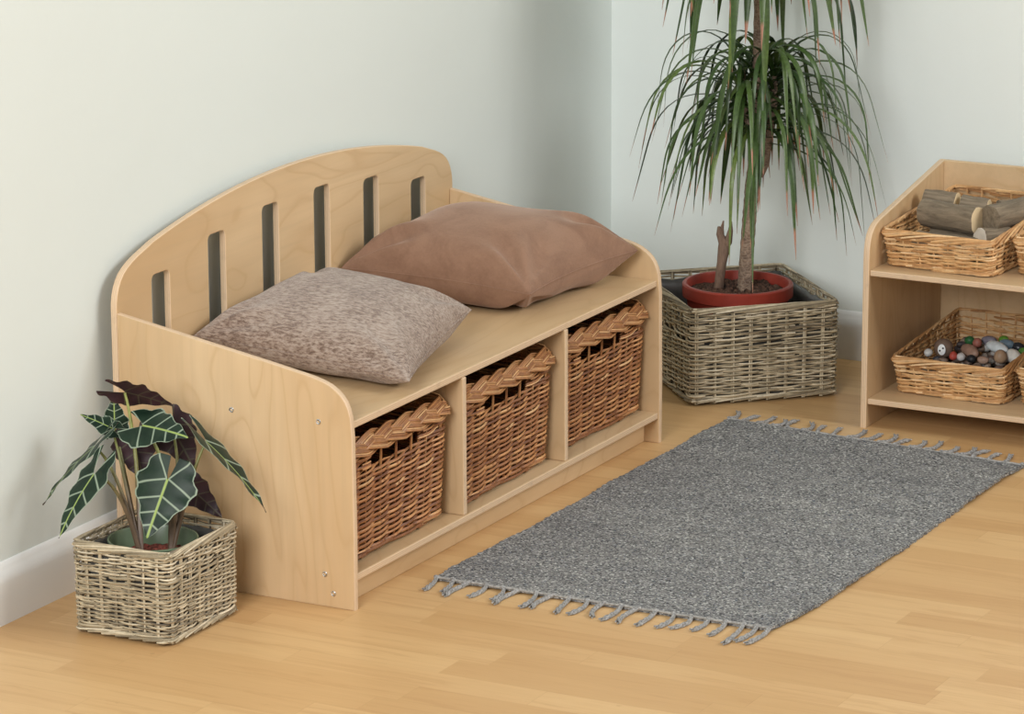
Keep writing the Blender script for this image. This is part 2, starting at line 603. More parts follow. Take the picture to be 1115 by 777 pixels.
def panel(name, loops, t, axis, pos, mats, parent, bev=0.0018):
    """plywood board: 2-D outline (with holes), thickness t along axis, starting at pos"""
    cu = bpy.data.curves.new(name + '_outline', 'CURVE')
    cu.dimensions = '2D'
    cu.fill_mode = 'BOTH'
    cu.extrude = t / 2 - bev
    cu.bevel_depth = bev
    cu.bevel_resolution = 2
    cu.offset = -bev
    for lp in loops:
        s = cu.splines.new('POLY')
        s.points.add(len(lp) - 1)
        for p, (a, b) in zip(s.points, lp):
            p.co = (a, b, 0, 1)
        s.use_cyclic_u = True
    tmp = bpy.data.objects.new('tmp', cu)
    C.objects.link(tmp)
    bpy.context.view_layer.update()
    dg = bpy.context.evaluated_depsgraph_get()
    me = bpy.data.meshes.new_from_object(tmp.evaluated_get(dg))
    bpy.data.objects.remove(tmp)
    bpy.data.curves.remove(cu)
    me.name = name
    mid = pos + t / 2
    for v in me.vertices:
        a, b, c = v.co
        v.co = (c + mid, a, b) if axis == 'x' else (a, mid - c, b)
    me.materials.clear()
    for m in mats:
        me.materials.append(m)
    ai = 'xyz'.index(axis)
    me.update()
    for p in me.polygons:
        p.material_index = 0 if abs(p.normal[ai]) > 0.9 else 1
        p.use_smooth = True
    me.set_sharp_from_angle(angle=radians(35))
    o = bpy.data.objects.new(name, me)
    C.objects.link(o)
    o.parent = parent
    return o


def board(name, lo, hi, parent, grain='x', bevel=0.0018, edge=None):
    b = MB()
    b.box(lo, hi)
    mats = [M['birch_' + grain]]
    if edge:
        ai = 'xyz'.index(edge)
        mats.append(M['edge_' + edge])
        for i, f in enumerate(b.f):
            vs = [b.v[k] for k in f]
            n = (vs[1] - vs[0]).cross(vs[2] - vs[0])
            b.mi[i] = 0 if abs(n[ai]) > 1e-9 else 1
    return b.build(name, mats, parent, smooth=False, bevel=bevel)


def arc(cx, cy, r, a0, a1, n):
    return [(cx + r * cos(radians(a0 + (a1 - a0) * i / n)), cy + r * sin(radians(a0 + (a1 - a0) * i / n))) for i in range(n + 1)]


# ------------------------------------------------------------------ room
WY, WX = 0.464, 1.844           # faces of the left and the right wall
SY, SX = 0.449, 1.829           # faces of their skirting boards
b = MB()
b.box((-5.6, -5.5, -0.1), (WX + 0.12, WY + 0.12, 0))
struct(b.build('floor', M['floor'], smooth=False), 'pale beech strip floor')
b = MB()
b.box((-5.6, WY, 0), (WX + 0.12, WY + 0.12, 2.5))
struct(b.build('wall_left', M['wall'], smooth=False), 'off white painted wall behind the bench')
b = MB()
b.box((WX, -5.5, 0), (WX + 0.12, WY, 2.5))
struct(b.build('wall_right', M['wall_lit'], smooth=False), 'off white painted wall behind the tall plant')


def skirting(name, p0, p1, out):
    prof = [(0.0, 0.0), (0.015, 0.0), (0.015, 0.066), (0.0135, 0.076), (0.0085, 0.083), (0.006, 0.088), (0.0035, 0.094), (0.0, 0.096)]
    b = MB()
    vs = []
    for p in (p0, p1):
        for d, z in prof:
            vs.append((p[0] + out[0] * d, p[1] + out[1] * d, z))
    m = len(prof)
    fs = [(i, i + 1, m + i + 1, m + i) for i in range(m - 1)] + [tuple(range(m)), tuple(range(2 * m - 1, m - 1, -1))]
    b.add(vs, fs)
    return struct(b.build(name, M['skirt'], angle=50), 'white painted skirting board')


skirting('baseboard_left', (-5.6, WY), (WX, WY), (0, -1))
skirting('baseboard_right', (WX, WY - 0.015), (WX, -5.5), (-1, 0))

# ------------------------------------------------------------------ bench
BL, BD, T = 1.115, 0.430, 0.012
ZS, ZB = 0.3035, 0.0575          # top of seat, top of bottom shelf
bench = thing('storage_bench', 'birch plywood storage bench with slotted curved back and three basket compartments', 'bench')
side_prof = [(0.0, 0.0), (-0.001, 0.12), (0.0, 0.23), (0.0005, 0.28), (0.003, 0.312), (0.0065, 0.325), (0.0115, 0.336), (0.0185, 0.3455), (0.027, 0.353), (0.039, 0.3605), (0.053, 0.366), (0.069, 0.3702),
             (0.086, 0.3735), (0.153, 0.3855), (0.243, 0.4005), (BD, 0.4325), (BD, 0.0)]
side_prof = side_prof[::-1]
sp_near = panel('side_panel', [side_prof], T, 'x', 0.0, [M['birch_z'], M['edge_x']], bench)
panel('side_panel', [side_prof], T, 'x', BL - T, [M['birch_z'], M['edge_x']], bench)
# curved back with six slots
out = [(0.0, 0.0), (BL, 0.0), (BL, 0.440)]
xc = BL / 2
Rr = 2.05
ztop = 0.5775


def arch(x):
    return ztop - (Rr - math.sqrt(Rr * Rr - (x - xc) ** 2))


# rounded shoulder, right then mirrored
sh = [(BL - 0.0006, 0.450), (BL - 0.003, 0.4615), (BL - 0.0075, 0.473), (BL - 0.014, 0.4835), (BL - 0.023, 0.493), (BL - 0.034, 0.5005), (BL - 0.048, 0.5075), (BL - 0.065, 0.514), (BL - 0.085, 0.520)]
out += sh
x = BL - 0.112
while x > xc + 1e-6:
    out.append((x, min(arch(x), arch(x))))
    x -= 0.03
half = [p for p in out if p[0] > xc]
outline = [(0.0, 0.0)] + [p for p in half] + [(xc, ztop)] + [(BL - p[0], p[1]) for p in reversed(half[1:])]
holes = []
for k in range(6):
    cx = 0.130 + k * 0.171
    w = 0.0265
    top = {0: 0.4735, 1: 0.506, 2: 0.522}[min(k, 5 - k)]
    bot = 0.338
    r = 0.010
    lp = arc(cx + w - r, top - r, r, 0, 90, 4) + arc(cx - w + r, top - r, r, 90, 180, 4) + arc(cx - w + r, bot + r, r, 180, 270, 4) + arc(cx + w - r, bot + r, r, 270, 360, 4)
    holes.append(lp[::-1])
panel('back_panel', [outline] + holes, T, 'y', BD, [M['birch_x'], M['edge_y']], bench)
board('seat', (T, 0.006, ZS - T), (BL - T, BD, ZS), bench, 'x', edge='z')
board('bottom_shelf', (T, 0.002, ZB - T), (BL - T, BD, ZB), bench, 'x', edge='z')
board('plinth', (T, 0.029, 0.0), (BL - T, 0.041, ZB - T), bench, 'x')
wcomp = (BL - 4 * T) / 3
for k in (1, 2):
    x0 = T + k * wcomp + (k - 1) * T
    board('divider', (x0, 0.004, ZB), (x0 + T, BD, ZS - T), bench, 'z', edge='x')
for (y, z) in ((0.219, 0.300), (0.060, 0.300), (0.053, 0.053), (0.038, 0.023)):
    s = MB()
    s.lathe([(0.0, -0.0002), (0.0016, -0.0002), (0.0022, 0.0009), (0.0036, 0.0013), (0.0046, 0.0005), (0.0048, -0.0006)], seg=18)
    for i, p in enumerate(s.v):
        s.v[i] = Vector((-p.z, p.y + y, p.x + z))
    s.build('screw', M['steel'], bench)['label'] = 'small steel screw head'


# ------------------------------------------------------------------ wicker
class RRect:
    """tapering rounded rectangle with a height function; s in [0,1) runs front, right, back, left (front faces -y)"""

    def __init__(self, base, top, r, z0, hfun):
        self.b, self.t, self.r, self.z0, self.h = base, top, r, z0, hfun
        a, c = (base[0] + top[0]) / 2, (base[1] + top[1]) / 2
        q = pi * r / 2
        self.seg = [2 * (a - r), q, 2 * (c - r), q, 2 * (a - r), q, 2 * (c - r), q]
        self.P = sum(self.seg)

    def frame(self, s, h):
        a = self.b[0] + (self.t[0] - self.b[0]) * h
        c = self.b[1] + (self.t[1] - self.b[1]) * h
        r = self.r
        d = (s % 1.0) * self.P
        k = 0
        while d > self.seg[k] and k < 7:
            d -= self.seg[k]
            k += 1
        f = min(1.0, d / self.seg[k])
        side = k // 2
        if k % 2 == 0:
            e = -1 + 2 * f
            p = [(e * (a - r), -c), (a, e * (c - r)), (-e * (a - r), c), (-a, -e * (c - r))][side]
            n = [(0, -1), (1, 0), (0, 1), (-1, 0)][side]
        else:
            ang = radians(-90 + 90 * side + 90 * f)
            cc = [(a - r, -c + r), (a - r, c - r), (-a + r, c - r), (-a + r, -c + r)][side]
            n = (cos(ang), sin(ang))
            p = (cc[0] + r * n[0], cc[1] + r * n[1])
        return p, n

    def pos(self, s, h, off=0.0, dz=0.0):
        p, n = self.frame(s, h)
        x, y = p[0] + n[0] * off, p[1] + n[1] * off
        return Vector((x, y, self.z0 + h * self.h(x, y) + dz))


def rod(mb, R, s0, s1, h0, h1, offf, r, n, dzf=None, sides=5, taper=0.75):
    pts, rs = [], []
    for i in range(n + 1):
        q = i / n
        s = s0 + (s1 - s0) * q
        pts.append(R.pos(s, h0 + (h1 - h0) * q, offf(q), dzf(q) if dzf else 0))
        rs.append(r * (1 - (1 - taper) * abs(2 * q - 1) ** 3))
    mb.tube(pts, rs, sides)


def weave_rand(mb, R, ns, spacing, r, h0, h1, A, rnd, N_=4, hole=None):
    """rods climbing one rod-space per stake (French randing)"""
    H = R.h(0, 0)
    p = spacing / H
    band = N_ * p
    nb = int(round((h1 - h0) / band))
    band = (h1 - h0) / nb
    p = band / N_
    for bnd in range(-1, nb + 1):
        for i in range(ns):
            z0 = h0 + bnd * band + rnd.uniform(-0.12, 0.12) * p
            z1 = z0 + band
            q0, q1 = -0.35, N_ + 0.35
            n = int((q1 - q0) * 4)
            ph = 0
            pts, rs = [], []
            rr = r * rnd.uniform(0.85, 1.12)
            for k in range(n + 1):
                j = q0 + (q1 - q0) * k / n
                h = z0 + p * (j + 0.5)
                if h < h0 - 0.3 * p or h > h1 + 0.3 * p:
                    if pts:
                        break
                    continue
                pts.append(R.pos((i + j) / ns, h, A * cos(pi * j)))
                rs.append(rr)
            if len(pts) >= 4:
                rs[0] *= 0.7
                rs[-1] *= 0.6
                mb.tube(pts, rs, 5)


def weave_rows(mb, R, ns, h0, h1, rows, r, A, rnd, span=9, float_=1, tilt=0.6, skip=None):
    """near level rods passing in and out of the stakes; float_ 2 gives the longer waling strokes"""
    dh = (h1 - h0) / rows
    for k in range(rows):
        h = h0 + (k + 0.5) * dh
        i = rnd.randint(0, span)
        end = i + ns
        while i < end:
            n_ = min(span, end - i)
            q0, q1 = -0.3, n_ + 0.45
            m = max(4, int((q1 - q0) * 4))
            runs, pts = [], []
            jit = rnd.uniform(-0.12, 0.12) * dh
            for j_ in range(m + 1):
                j = q0 + (q1 - q0) * j_ / m
                s = (i + j) / ns
                hh = h + jit + dh * tilt * (j / span - 0.5)
                if skip and skip(s % 1.0, hh):
                    if len(pts) > 2:
                        runs.append(pts)
                    pts = []
                    continue
                pts.append(R.pos(s, hh, A * cos(pi * ((i + j) / float_ + k))))
            if len(pts) > 2:
                runs.append(pts)
            rr = r * rnd.uniform(0.88, 1.12)
            for ps in runs:
                mb.tube(ps, [rr * 0.7] + [rr] * (len(ps) - 2) + [rr * 0.7], 5)
            i += n_


def stakes(mb, R, ns, r, h0=0.0, h1=1.0, pair=0.0, off=0.0):
    for i in range(ns):
        for d in ((-pair, pair) if pair else (0,)):
            mb.tube([R.pos(i / ns + d, h0 + (h1 - h0) * k / 4, off) for k in range(5)], r, 5)


def border_roll(mb, R, ns, h, r, rnd, length=5, up=0.006, inn=0.005, step=1, drop=0.004, out0=0.006):
    """rods laid slantwise over the top edge"""
    for i in range(0, ns * step):
        s0 = i / (ns * step)
        rr = r * rnd.uniform(0.85, 1.1)
        pts, rs = [], []
        n = 10
        for k in range(n + 1):
            q = k / n
            pts.append(R.pos(s0 + length * q / ns, h, out0 - (out0 + inn) * q, -drop + (up + drop) * sin(min(1, q * 1.25) * pi / 2) - 0.006 * max(0, q - 0.75)))
            rs.append(rr if 0 < k < n else rr * 0.7)
        mb.tube(pts, rs, 5)


def braid(mb, R, h, width, depth, wl, r, per, tilt):
    """three-strand plait round the top edge; tilt = lean outwards of the plait's face"""
    n = max(3, int(round(R.P / wl)))
    for k in range(3):
        for j in range(per):
            m = n * 14
            prev = None
            pts = []
            lane = (j - (per - 1) / 2) * r * 1.95
            for i in range(m + 1):
                s = i / m
                ph = 2 * pi * (n * s + k / 3)
                ac = width * sin(ph)
                dp = depth * sin(2 * ph)
                sl = cos(ph)
                ac += lane * (0.75 + 0.25 * (1 - abs(sl)))
                dp += r * 0.6 * sin(j * 2.1 + k)
                along = -lane * sl * 1.1
                off = ac * sin(tilt) * 0.55 + dp * cos(tilt)
                dz = -ac * cos(tilt) + dp * sin(tilt) * 0.8
                pts.append(R.pos(s + along / R.P, h, off + depth * 0.6, dz))
            # break the strand into rods so each carries its own tone
            L_ = 28
            for i in range(0, m, L_):
                seg = pts[i:min(m, i + L_) + 1]
                if len(seg) > 2:
                    mb.tube(seg, r, 5)


# deep storage baskets in the bench
def storage_basket(label):
    rnd = random.Random(5)
    t = thing('storage_basket', label, 'basket', (0, 0, 0), 0, 'deep wicker baskets in the bench')
    hgt = 0.181
    R = RRect((0.157, 0.178), (0.165, 0.186), 0.016, 0.004, lambda x, y: hgt)
    ns = 28
    m = MB()
    stakes(m, R, ns, 0.0022, 0.0, 1.02)
    weave_rand(m, R, ns, 0.0045, 0.0026, 0.05, 0.80, 0.0046, rnd)
    sh_ = (2 * (0.161 - 0.016)) / R.P          # share of the perimeter taken by the front

    def hole(s, h):
        return 0.24 * sh_ < s < 0.70 * sh_
    weave_rows(m, R, ns, 0.80, 0.95, 7, 0.0024, 0.0044, rnd, 5, 1, 2.0, hole)
    weave_rows(m, R, ns, 0.0, 0.05, 2, 0.0028, 0.0045, rnd, 4, 2, 0.8)
    m.build('basket_body', M['orange'], t)
    m = MB()
    braid(m, R, 1.03, 0.0105, 0.0050, 0.17, 0.0019, 7, radians(40))
    m.build('plaited_rim', M['rim'], t)
    m = MB()
    m.box((-0.150, -0.171, 0.001), (0.150, 0.171, 0.006))
    m.build('basket_base', M['darkbase'], t, smooth=False, bevel=0.001)
    return t


bx0 = storage_basket('orange brown wicker basket in the bench compartment nearest the small leafy plant')
comp = [T + k * (wcomp + T) + wcomp / 2 for k in range(3)]
by = 0.026 + 0.186
bx0.location = (comp[0] - 0.004, by, ZB)
bx0.rotation_euler = (0, 0, 0)
dup(bx0, (comp[1] + 0.000, by - 0.002, ZB), radians(0.6), 'orange brown wicker basket in the middle compartment of the bench')
dup(bx0, (comp[2] + 0.009, by + 0.004, ZB), radians(-0.8), 'orange brown wicker basket in the bench compartment nearest the tall plant')


# ------------------------------------------------------------------ grey planter baskets
def planter(label, loc, rotz, a, c, hgt, ns, rows, seed, r=0.0029, A=0.0033):
    rnd = random.Random(seed)
    t = thing('planter_basket', label, 'basket', loc, rotz, 'grey wicker planter baskets')
    R = RRect((a - 0.002, c - 0.002), (a, c), 0.010, 0.003, lambda x, y: hgt - 0.006)
    m = MB()
    stakes(m, R, ns, 0.0020, 0.0, 1.0, 0.05 / ns)
    fr = rows
    weave_rows(m, R, ns, 0.03, 0.09, 2, r * 1.2, A * 1.5, rnd, 5, 2, 1.3)
    weave_rows(m, R, ns, 0.09, 0.60, int(fr * 0.51), r, A, rnd, 8, 1, 0.7)
    weave_rows(m, R, ns, 0.60, 0.70, 3, r * 1.1, A * 1.4, rnd, 6, 2, 1.2)
    weave_rows(m, R, ns, 0.70, 0.95, int(fr * 0.23), r, A, rnd, 6, 1, 1.2)
    m.build('basket_body', M['grey'], t)
    m = MB()
    border_roll(m, R, ns, 0.975, r * 1.1, rnd, 6, 0.005, 0.003, 1, 0.004, 0.005)
    m.build('basket_rim', M['grey'], t)
    m = MB()
    border_roll(m, R, ns, 0.02, r * 1.1, rnd, 4, 0.006, 0.0, 1, 0.0, 0.005)
    m.build('bottom_border', M['grey'], t)
    m = MB()
    ai, ci = a - 0.010, c - 0.010
    n = 60
    Ri = RRect((ai, ci), (ai, ci), 0.012, 0.005, lambda x, y: hgt - 0.02)
    vs, fs = [], []
    for lev in range(7):
        for i in range(n):
            vs.append(Ri.pos(i / n, lev / 6, rnd.uniform(-0.0022, 0.0012), rnd.uniform(-0.004, 0.003) if lev == 6 else 0))
    for lev in range(6):
        for i in range(n):
            j = (i + 1) % n
            fs.append((lev * n + i, lev * n + j, (lev + 1) * n + j, (lev + 1) * n + i))
    fs.append(tuple(range(n - 1, -1, -1)))
    m.add(vs, fs)
    lo = m.build('plastic_liner', M['liner'], t, angle=80)
    lo['label'] = 'crinkled dark plastic liner'
    sol = lo.modifiers.new('solid', 'SOLIDIFY')
    sol.thickness = 0.001
    return t


planter('small grey wicker basket holding the veined leafy plant', (-0.186, 0.246, 0), 0, 0.0985, 0.0865, 0.150, 28, 42, 3, 0.0018, 0.0028)
ang = math.atan2(-0.212, 0.195)
planter('large grey wicker basket holding the red pot in the corner', (1.580, 0.0615, 0), ang, 0.145, 0.164, 0.190, 34, 44, 4, 0.0021, 0.0034)


# ------------------------------------------------------------------ trays on the shelf unit
def tray(label, loc, rotz, hf, hb):
    rnd = random.Random(11)
    t = thing('wicker_tray', label, 'basket', loc, rotz, 'shallow wicker trays on the shelves')
    a0, c0, a1, c1 = 0.102, 0.140, 0.111, 0.152
    R = RRect((a0, c0), (a1, c1), 0.012, 0.002, lambda x, y: hf + (hb - hf) * (y + c1) / (2 * c1))
    ns = 34
    m = MB()
    stakes(m, R, ns, 0.0021, 0.0, 1.0)
    weave_rows(m, R, ns, 0.0, 0.10, 1, 0.0032, 0.0044, rnd, 5, 2, 1.0)
    weave_rows(m, R, ns, 0.10, 0.93, 13, 0.0023, 0.0032, rnd, 7, 1, 1.2)
    m.build('basket_body', M['straw'], t)
    m = MB()
    border_roll(m, R, ns, 0.98, 0.0027, rnd, 4, 0.006, 0.005, 1, 0.005, 0.006)
    m.build('basket_rim', M['straw'], t)
    m = MB()
    border_roll(m, R, ns, 0.03, 0.0026, rnd, 4, 0.003, 0.0, 1, 0.0, 0.005)
    m.build('bottom_border', M['straw'], t)
    m = MB()
    m.box((-a0 + 0.004, -c0 + 0.004, 0.001), (a0 - 0.004, c0 - 0.004, 0.006))
    m.build('basket_base', M['darkbase'], t, smooth=False, bevel=0.001)
    return t


# ------------------------------------------------------------------ shelf unit
SHX, SHY = 1.370, -0.283
unit = thing('shelf_unit', 'birch plywood shelf unit with sloped sides against the right wall', 'shelf', (SHX, SHY, 0))
ZU, ZL = 0.2975, 0.0555
uprof = [(0.0, 0.0), (0.0, 0.315), (0.0012, 0.335), (0.005, 0.350), (0.011, 0.362), (0.020, 0.371), (0.033, 0.3785), (0.05, 0.384), (0.080, 0.389), (0.365, 0.438), (0.365, 0.0)]


def upanel(y):
    cu = [(p[0], p[1]) for p in uprof][::-1]
    return panel('side_panel', [cu], T, 'y', y, [M['birch_z'], M['edge_y']], unit)


upanel(-T)
upanel(-0.78)
UW = -0.78
b = MB()
b.box((0.365, UW, 0.0), (0.377, 0.0, 0.438))
b.build('back_panel', M['birch_x'], unit, smooth=False, bevel=0.0015)
board('shelf', (0.004, UW + T, ZU - 0.011), (0.365, -T, ZU), unit, 'y', edge='z')
board('shelf', (0.004, UW + T, ZL - 0.011), (0.365, -T, ZL), unit, 'y', edge='z')

tr = tray('pale wicker tray full of short logs on the upper shelf', (0, 0, 0), 0, 0.062, 0.092)
tr.location = (1.5605, -0.421, ZU)
tr.rotation_euler = (0, 0, radians(-90 - 4.5))
dup(tr, (1.600, -0.660, ZU), radians(-90 - 4), 'pale wicker tray cut off by the photo edge on the upper shelf')
dup(tr, (1.582, -0.434, ZL), radians(-90 - 2.5), 'pale wicker tray of painted stones on the lower shelf')
dup(tr, (1.600, -0.671, ZL), radians(-90 - 2.5), 'pale wicker tray cut off by the photo edge on the lower shelf')


# ------------------------------------------------------------------ logs
def log(label, p0, p1, r, seed, cut0='cut', cut1='cut', ring=False, group='short logs in the upper tray'):
    rnd = random.Random(seed)
    p0, p1 = Vector(p0), Vector(p1)
    d = p1 - p0
    Lg = d.length
    mid = (p0 + p1) / 2
    t = thing('log', label, 'log', mid, 0, group)
    t.rotation_euler = d.to_track_quat('X', 'Z').to_euler()
    seg, m = 20, 10
    ph = [rnd.uniform(0, 6.28) for _ in range(4)]
    vs, fs = [], []

    def rad(a, q):
        return r * (1 + 0.06 * sin(2 * a + ph[0]) + 0.04 * sin(3 * a + ph[1] + 2 * q) + 0.03 * sin(7 * a + ph[2]) + 0.03 * sin(9 * q + ph[3]))
    for i in range(m + 1):
        q = i / m
        for k in range(seg):
            a = 2 * pi * k / seg
            rr = rad(a, q)
            vs.append(((q - 0.5) * Lg, rr * cos(a), rr * sin(a)))
    for i in range(m):
        for k in range(seg):
            k2 = (k + 1) % seg
            fs.append((i * seg + k, (i + 1) * seg + k, (i + 1) * seg + k2, i * seg + k2))
    b = MB()
    b.add(vs, fs)
    b.build('bark', M['bark'], t, angle=60)
    for q, mt, sg in ((0, cut0, -1), (1, cut1, 1)):
        c = MB()
        ring_v = []
        for f, dx in ((1.0, 0.0), (0.9, 0.0012), (0.5, 0.0015)):
            for k in range(seg):
                a = 2 * pi * k / seg
                rr = rad(a, q) * f
                ring_v.append(((q - 0.5) * Lg + sg * dx, rr * cos(a), rr * sin(a)))
        ring_v.append(((q - 0.5) * Lg + sg * 0.0015, 0, 0))
        cf = []
        for lv in range(2):
            for k in range(seg):
                k2 = (k + 1) % seg
                cf.append((lv * seg + k, lv * seg + k2, (lv + 1) * seg + k2, (lv + 1) * seg + k))
        for k in range(seg):
            cf.append((2 * seg + k, 2 * seg + (k + 1) % seg, 3 * seg))
        if sg < 0:
            cf = [f[::-1] for f in cf]
        c.add(ring_v, cf)
        c.build('cut_face', M[mt], t)['label'] = 'sawn pale log end'
    if ring:
        c = MB()
        vs, fs = [], []
        for i, q in enumerate((0.80, 0.81, 0.90, 0.91)):
            e = (0.0, 0.0016, 0.0016, 0.0)[i]
            for k in range(seg):
                a = 2 * pi * k / seg
                rr = rad(a, q) + e
                vs.append(((q - 0.5) * Lg, rr * cos(a), rr * sin(a)))
        for i in range(3):
            for k in range(seg):
                k2 = (k + 1) % seg
                fs.append((i * seg + k, (i + 1) * seg + k, (i + 1) * seg + k2, i * seg + k2))
        c.add(vs, fs)
        c.build('peeled_ring', M['peeled'], t)['label'] = 'pale ring where the bark is peeled'
    return t


zb = ZU + 0.008
low = 'grey bark log lying low in the upper tray under the others'
log(low, (1.475, -0.345, zb + 0.026), (1.470, -0.500, zb + 0.026), 0.025, 21)
log(low, (1.545, -0.350, zb + 0.026), (1.545, -0.500, zb + 0.026), 0.025, 22)
log(low, (1.625, -0.355, zb + 0.026), (1.620, -0.510, zb + 0.026), 0.025, 23)
log('thick grey bark log lying at the front of the tray, pale cut end facing right', (1.528, -0.337, 0.381), (1.500, -0.455, 0.381), 0.0245, 24)
log('grey bark log with a pale peeled ring at the right of the tray', (1.500, -0.478, 0.3865), (1.597, -0.534, 0.396), 0.0265, 25, 'bark', ring=True)
log('grey bark log leaning into the back left of the tray behind the front log', (1.588, -0.316, 0.389), (1.590, -0.378, 0.386), 0.022, 26)
log('stubby grey bark log in the middle behind the front log', (1.586, -0.389, 0.384), (1.592, -0.440, 0.381), 0.022, 27)
log('dark little log end at the back right of the tray', (1.630, -0.447, 0.378), (1.660, -0.480, 0.378), 0.017, 28, 'bark', 'bark')
log('cut log showing a pale round face above the front rim of the tray', (1.470, -0.470, 0.352), (1.520, -0.505, 0.350), 0.022, 29, 'cut_pale', 'cut_pale')


# ------------------------------------------------------------------ painted stones
def stone(name, label, c, dims, col, seed, rotz=0, tilt=0.0, rough=0.45):
    rnd = random.Random(seed)
    bm = bmesh.new()
    bmesh.ops.create_icosphere(bm, subdivisions=3, radius=1)
    ph = [rnd.uniform(0, 6.28) for _ in range(3)]
    for v in bm.verts:
        k = 1 + 0.07 * sin(2.3 * v.co.x + ph[0]) + 0.07 * sin(2.1 * v.co.y + ph[1]) + 0.05 * sin(3 * v.co.z + ph[2])
        v.co = Vector((v.co.x * dims[0] * k, v.co.y * dims[1] * k, v.co.z * dims[2] * k))
    me = bpy.data.meshes.new(name)
    bm.to_mesh(me)
    bm.free()
    me.materials.append(mat_plain('stone_' + str(seed), col, rough, 0.16, 70))
    me.polygons.foreach_set('use_smooth', [True] * len(me.polygons))
    o = bpy.data.objects.new(name, me)
    C.objects.link(o)
    o.location = c
    o.rotation_euler = (tilt, 0, rotz)
    tag(o, label, 'stone', 'painted stones in the lower tray')
    return o


def sp_(x, y, z):       # a point of the pile, lifted along the line of the heap
    return (x, y, z)


# bed of small pebbles
rnd = random.Random(8)
bm = bmesh.new()
for i in range(190):
    u_, v_ = rnd.uniform(-0.118, 0.118), rnd.uniform(-0.079, 0.079)
    z_ = ZL + 0.016 + 0.013 * (i % 3) + max(0, u_) * 0.06
    mt = Matrix.Translation((1.582 + u_, -0.434 + v_, z_)) @ Matrix.Rotation(rnd.uniform(0, 6), 4, 'Z') @ Matrix.Diagonal((rnd.uniform(0.007, 0.013), rnd.uniform(0.006, 0.009), rnd.uniform(0.005, 0.008), 1))
    bmesh.ops.create_icosphere(bm, subdivisions=2, radius=1, matrix=mt)
me = bpy.data.meshes.new('pebbles')
bm.to_mesh(me)
bm.free()
me.polygons.foreach_set('use_smooth', [True] * len(me.polygons))
mm, nt, bb = new_mat('pebble_mix')
g = nt.nodes.new('ShaderNodeNewGeometry')
L(nt, ramp(nt, g.outputs['Random Per Island'], [(0.0, (0.05, 0.05, 0.06)), (0.4, (0.16, 0.10, 0.07)), (0.7, (0.30, 0.23, 0.18)), (1.0, (0.5, 0.5, 0.48))]), bb.inputs['Base Color'])
bb.inputs['Roughness'].default_value = 0.5
me.materials.append(mm)
peb = bpy.data.objects.new('pebbles', me)
C.objects.link(peb)
tag(peb, 'bed of small mixed pebbles under the painted stones', 'pebbles')
peb['kind'] = 'stuff'

k0 = (-0.130, -0.0685)


def Q(x, y, z=0.115):
    d = (z - 0.078) / 0.037
    return (x + k0[0] * d, y + k0[1] * d, z)


st = []
s1 = stone('painted_stone', 'grey brown pebble with a white painted face and two black eyes', Q(1.70, -0.297, 0.118), (0.0155, 0.0175, 0.0175), (0.17, 0.115, 0.085), 1, 0.2)
fm = MB()
vs, fs = [(-0.0168, 0.0015, 0.0005)], []
nseg = 20
for ring_i, f in enumerate((0.5, 1.0)):
    for k in range(nseg):
        a = 2 * pi * k / nseg
        yy, zz = 0.0015 + 0.0075 * f * cos(a), 0.0005 + 0.0105 * f * sin(a)
        xx = -0.0172 * math.sqrt(max(0.02, 1 - (yy / 0.0185) ** 2 - (zz / 0.0185) ** 2)) - 0.0004
        vs.append((xx, yy, zz))
vs[0] = (-0.0177, 0.0015, 0.0005)
for k in range(nseg):
    k2 = (k + 1) % nseg
    fs.append((0, 1 + k2, 1 + k))
    fs.append((1 + k, 1 + k2, 1 + nseg + k2, 1 + nseg + k))
fm.add(vs, fs)
M['white_paint'] = mat_plain('white_paint', (0.78, 0.80, 0.80), 0.4, 0.04)
M['black_paint'] = mat_plain('black_paint', (0.01, 0.01, 0.012), 0.3, 0.1)
fo = fm.build('painted_face', M['white_paint'], s1)
fo['label'] = 'white painted face patch'
for ey, ez in ((-0.0012, 0.004), (0.0046, -0.001)):
    e = MB()
    e.lathe([(0.0, 0.0012), (0.0012, 0.0009), (0.0019, 0.0)], seg=12)
    for i, p in enumerate(e.v):
        e.v[i] = Vector((-0.0172 - p.z, ey + p.x, ez + p.y))
    e.build('eye', M['black_paint'], fo)['label'] = 'black painted eye'
stone('painted_stone', 'tiny white pebble at the left end of the stone tray', Q(1.655, -0.287, 0.112), (0.009, 0.008, 0.008), (0.62, 0.62, 0.60), 2)
stone('painted_stone', 'long pinkish brown pebble slanting beside the face stone', Q(1.705, -0.346, 0.117), (0.012, 0.027, 0.0120), (0.31, 0.19, 0.14), 3, radians(-42))
stone('painted_stone', 'small pebble painted red near the front rim of the tray', Q(1.655, -0.338, 0.110), (0.008, 0.0075, 0.008), (0.42, 0.07, 0.05), 4)
stone('painted_stone', 'small grey white pebble next to the red one', Q(1.655, -0.353, 0.110), (0.009, 0.0085, 0.008), (0.55, 0.53, 0.52), 5)
stone('painted_stone', 'large smooth pale blue white oval stone', Q(1.752, -0.378, 0.127), (0.013, 0.032, 0.0115), (0.60, 0.66, 0.68), 6, radians(-34))
stone('painted_stone', 'round tan pebble in front of the pale oval stone', Q(1.688, -0.415, 0.117), (0.0125, 0.0125, 0.0115), (0.33, 0.22, 0.14), 7)
stone('painted_stone', 'flat off white stone at the right front of the stone tray', Q(1.694, -0.442, 0.113), (0.014, 0.017, 0.013), (0.62, 0.60, 0.55), 8, radians(-20), radians(25))
stone('painted_stone', 'dark green painted pebble behind the long brown one', Q(1.777, -0.319, 0.117), (0.009, 0.0095, 0.009), (0.03, 0.12, 0.04), 9)
stone('painted_stone', 'reddish brown pebble right of the dark green one', Q(1.770, -0.337, 0.117), (0.009, 0.0095, 0.009), (0.33, 0.12, 0.09), 10)
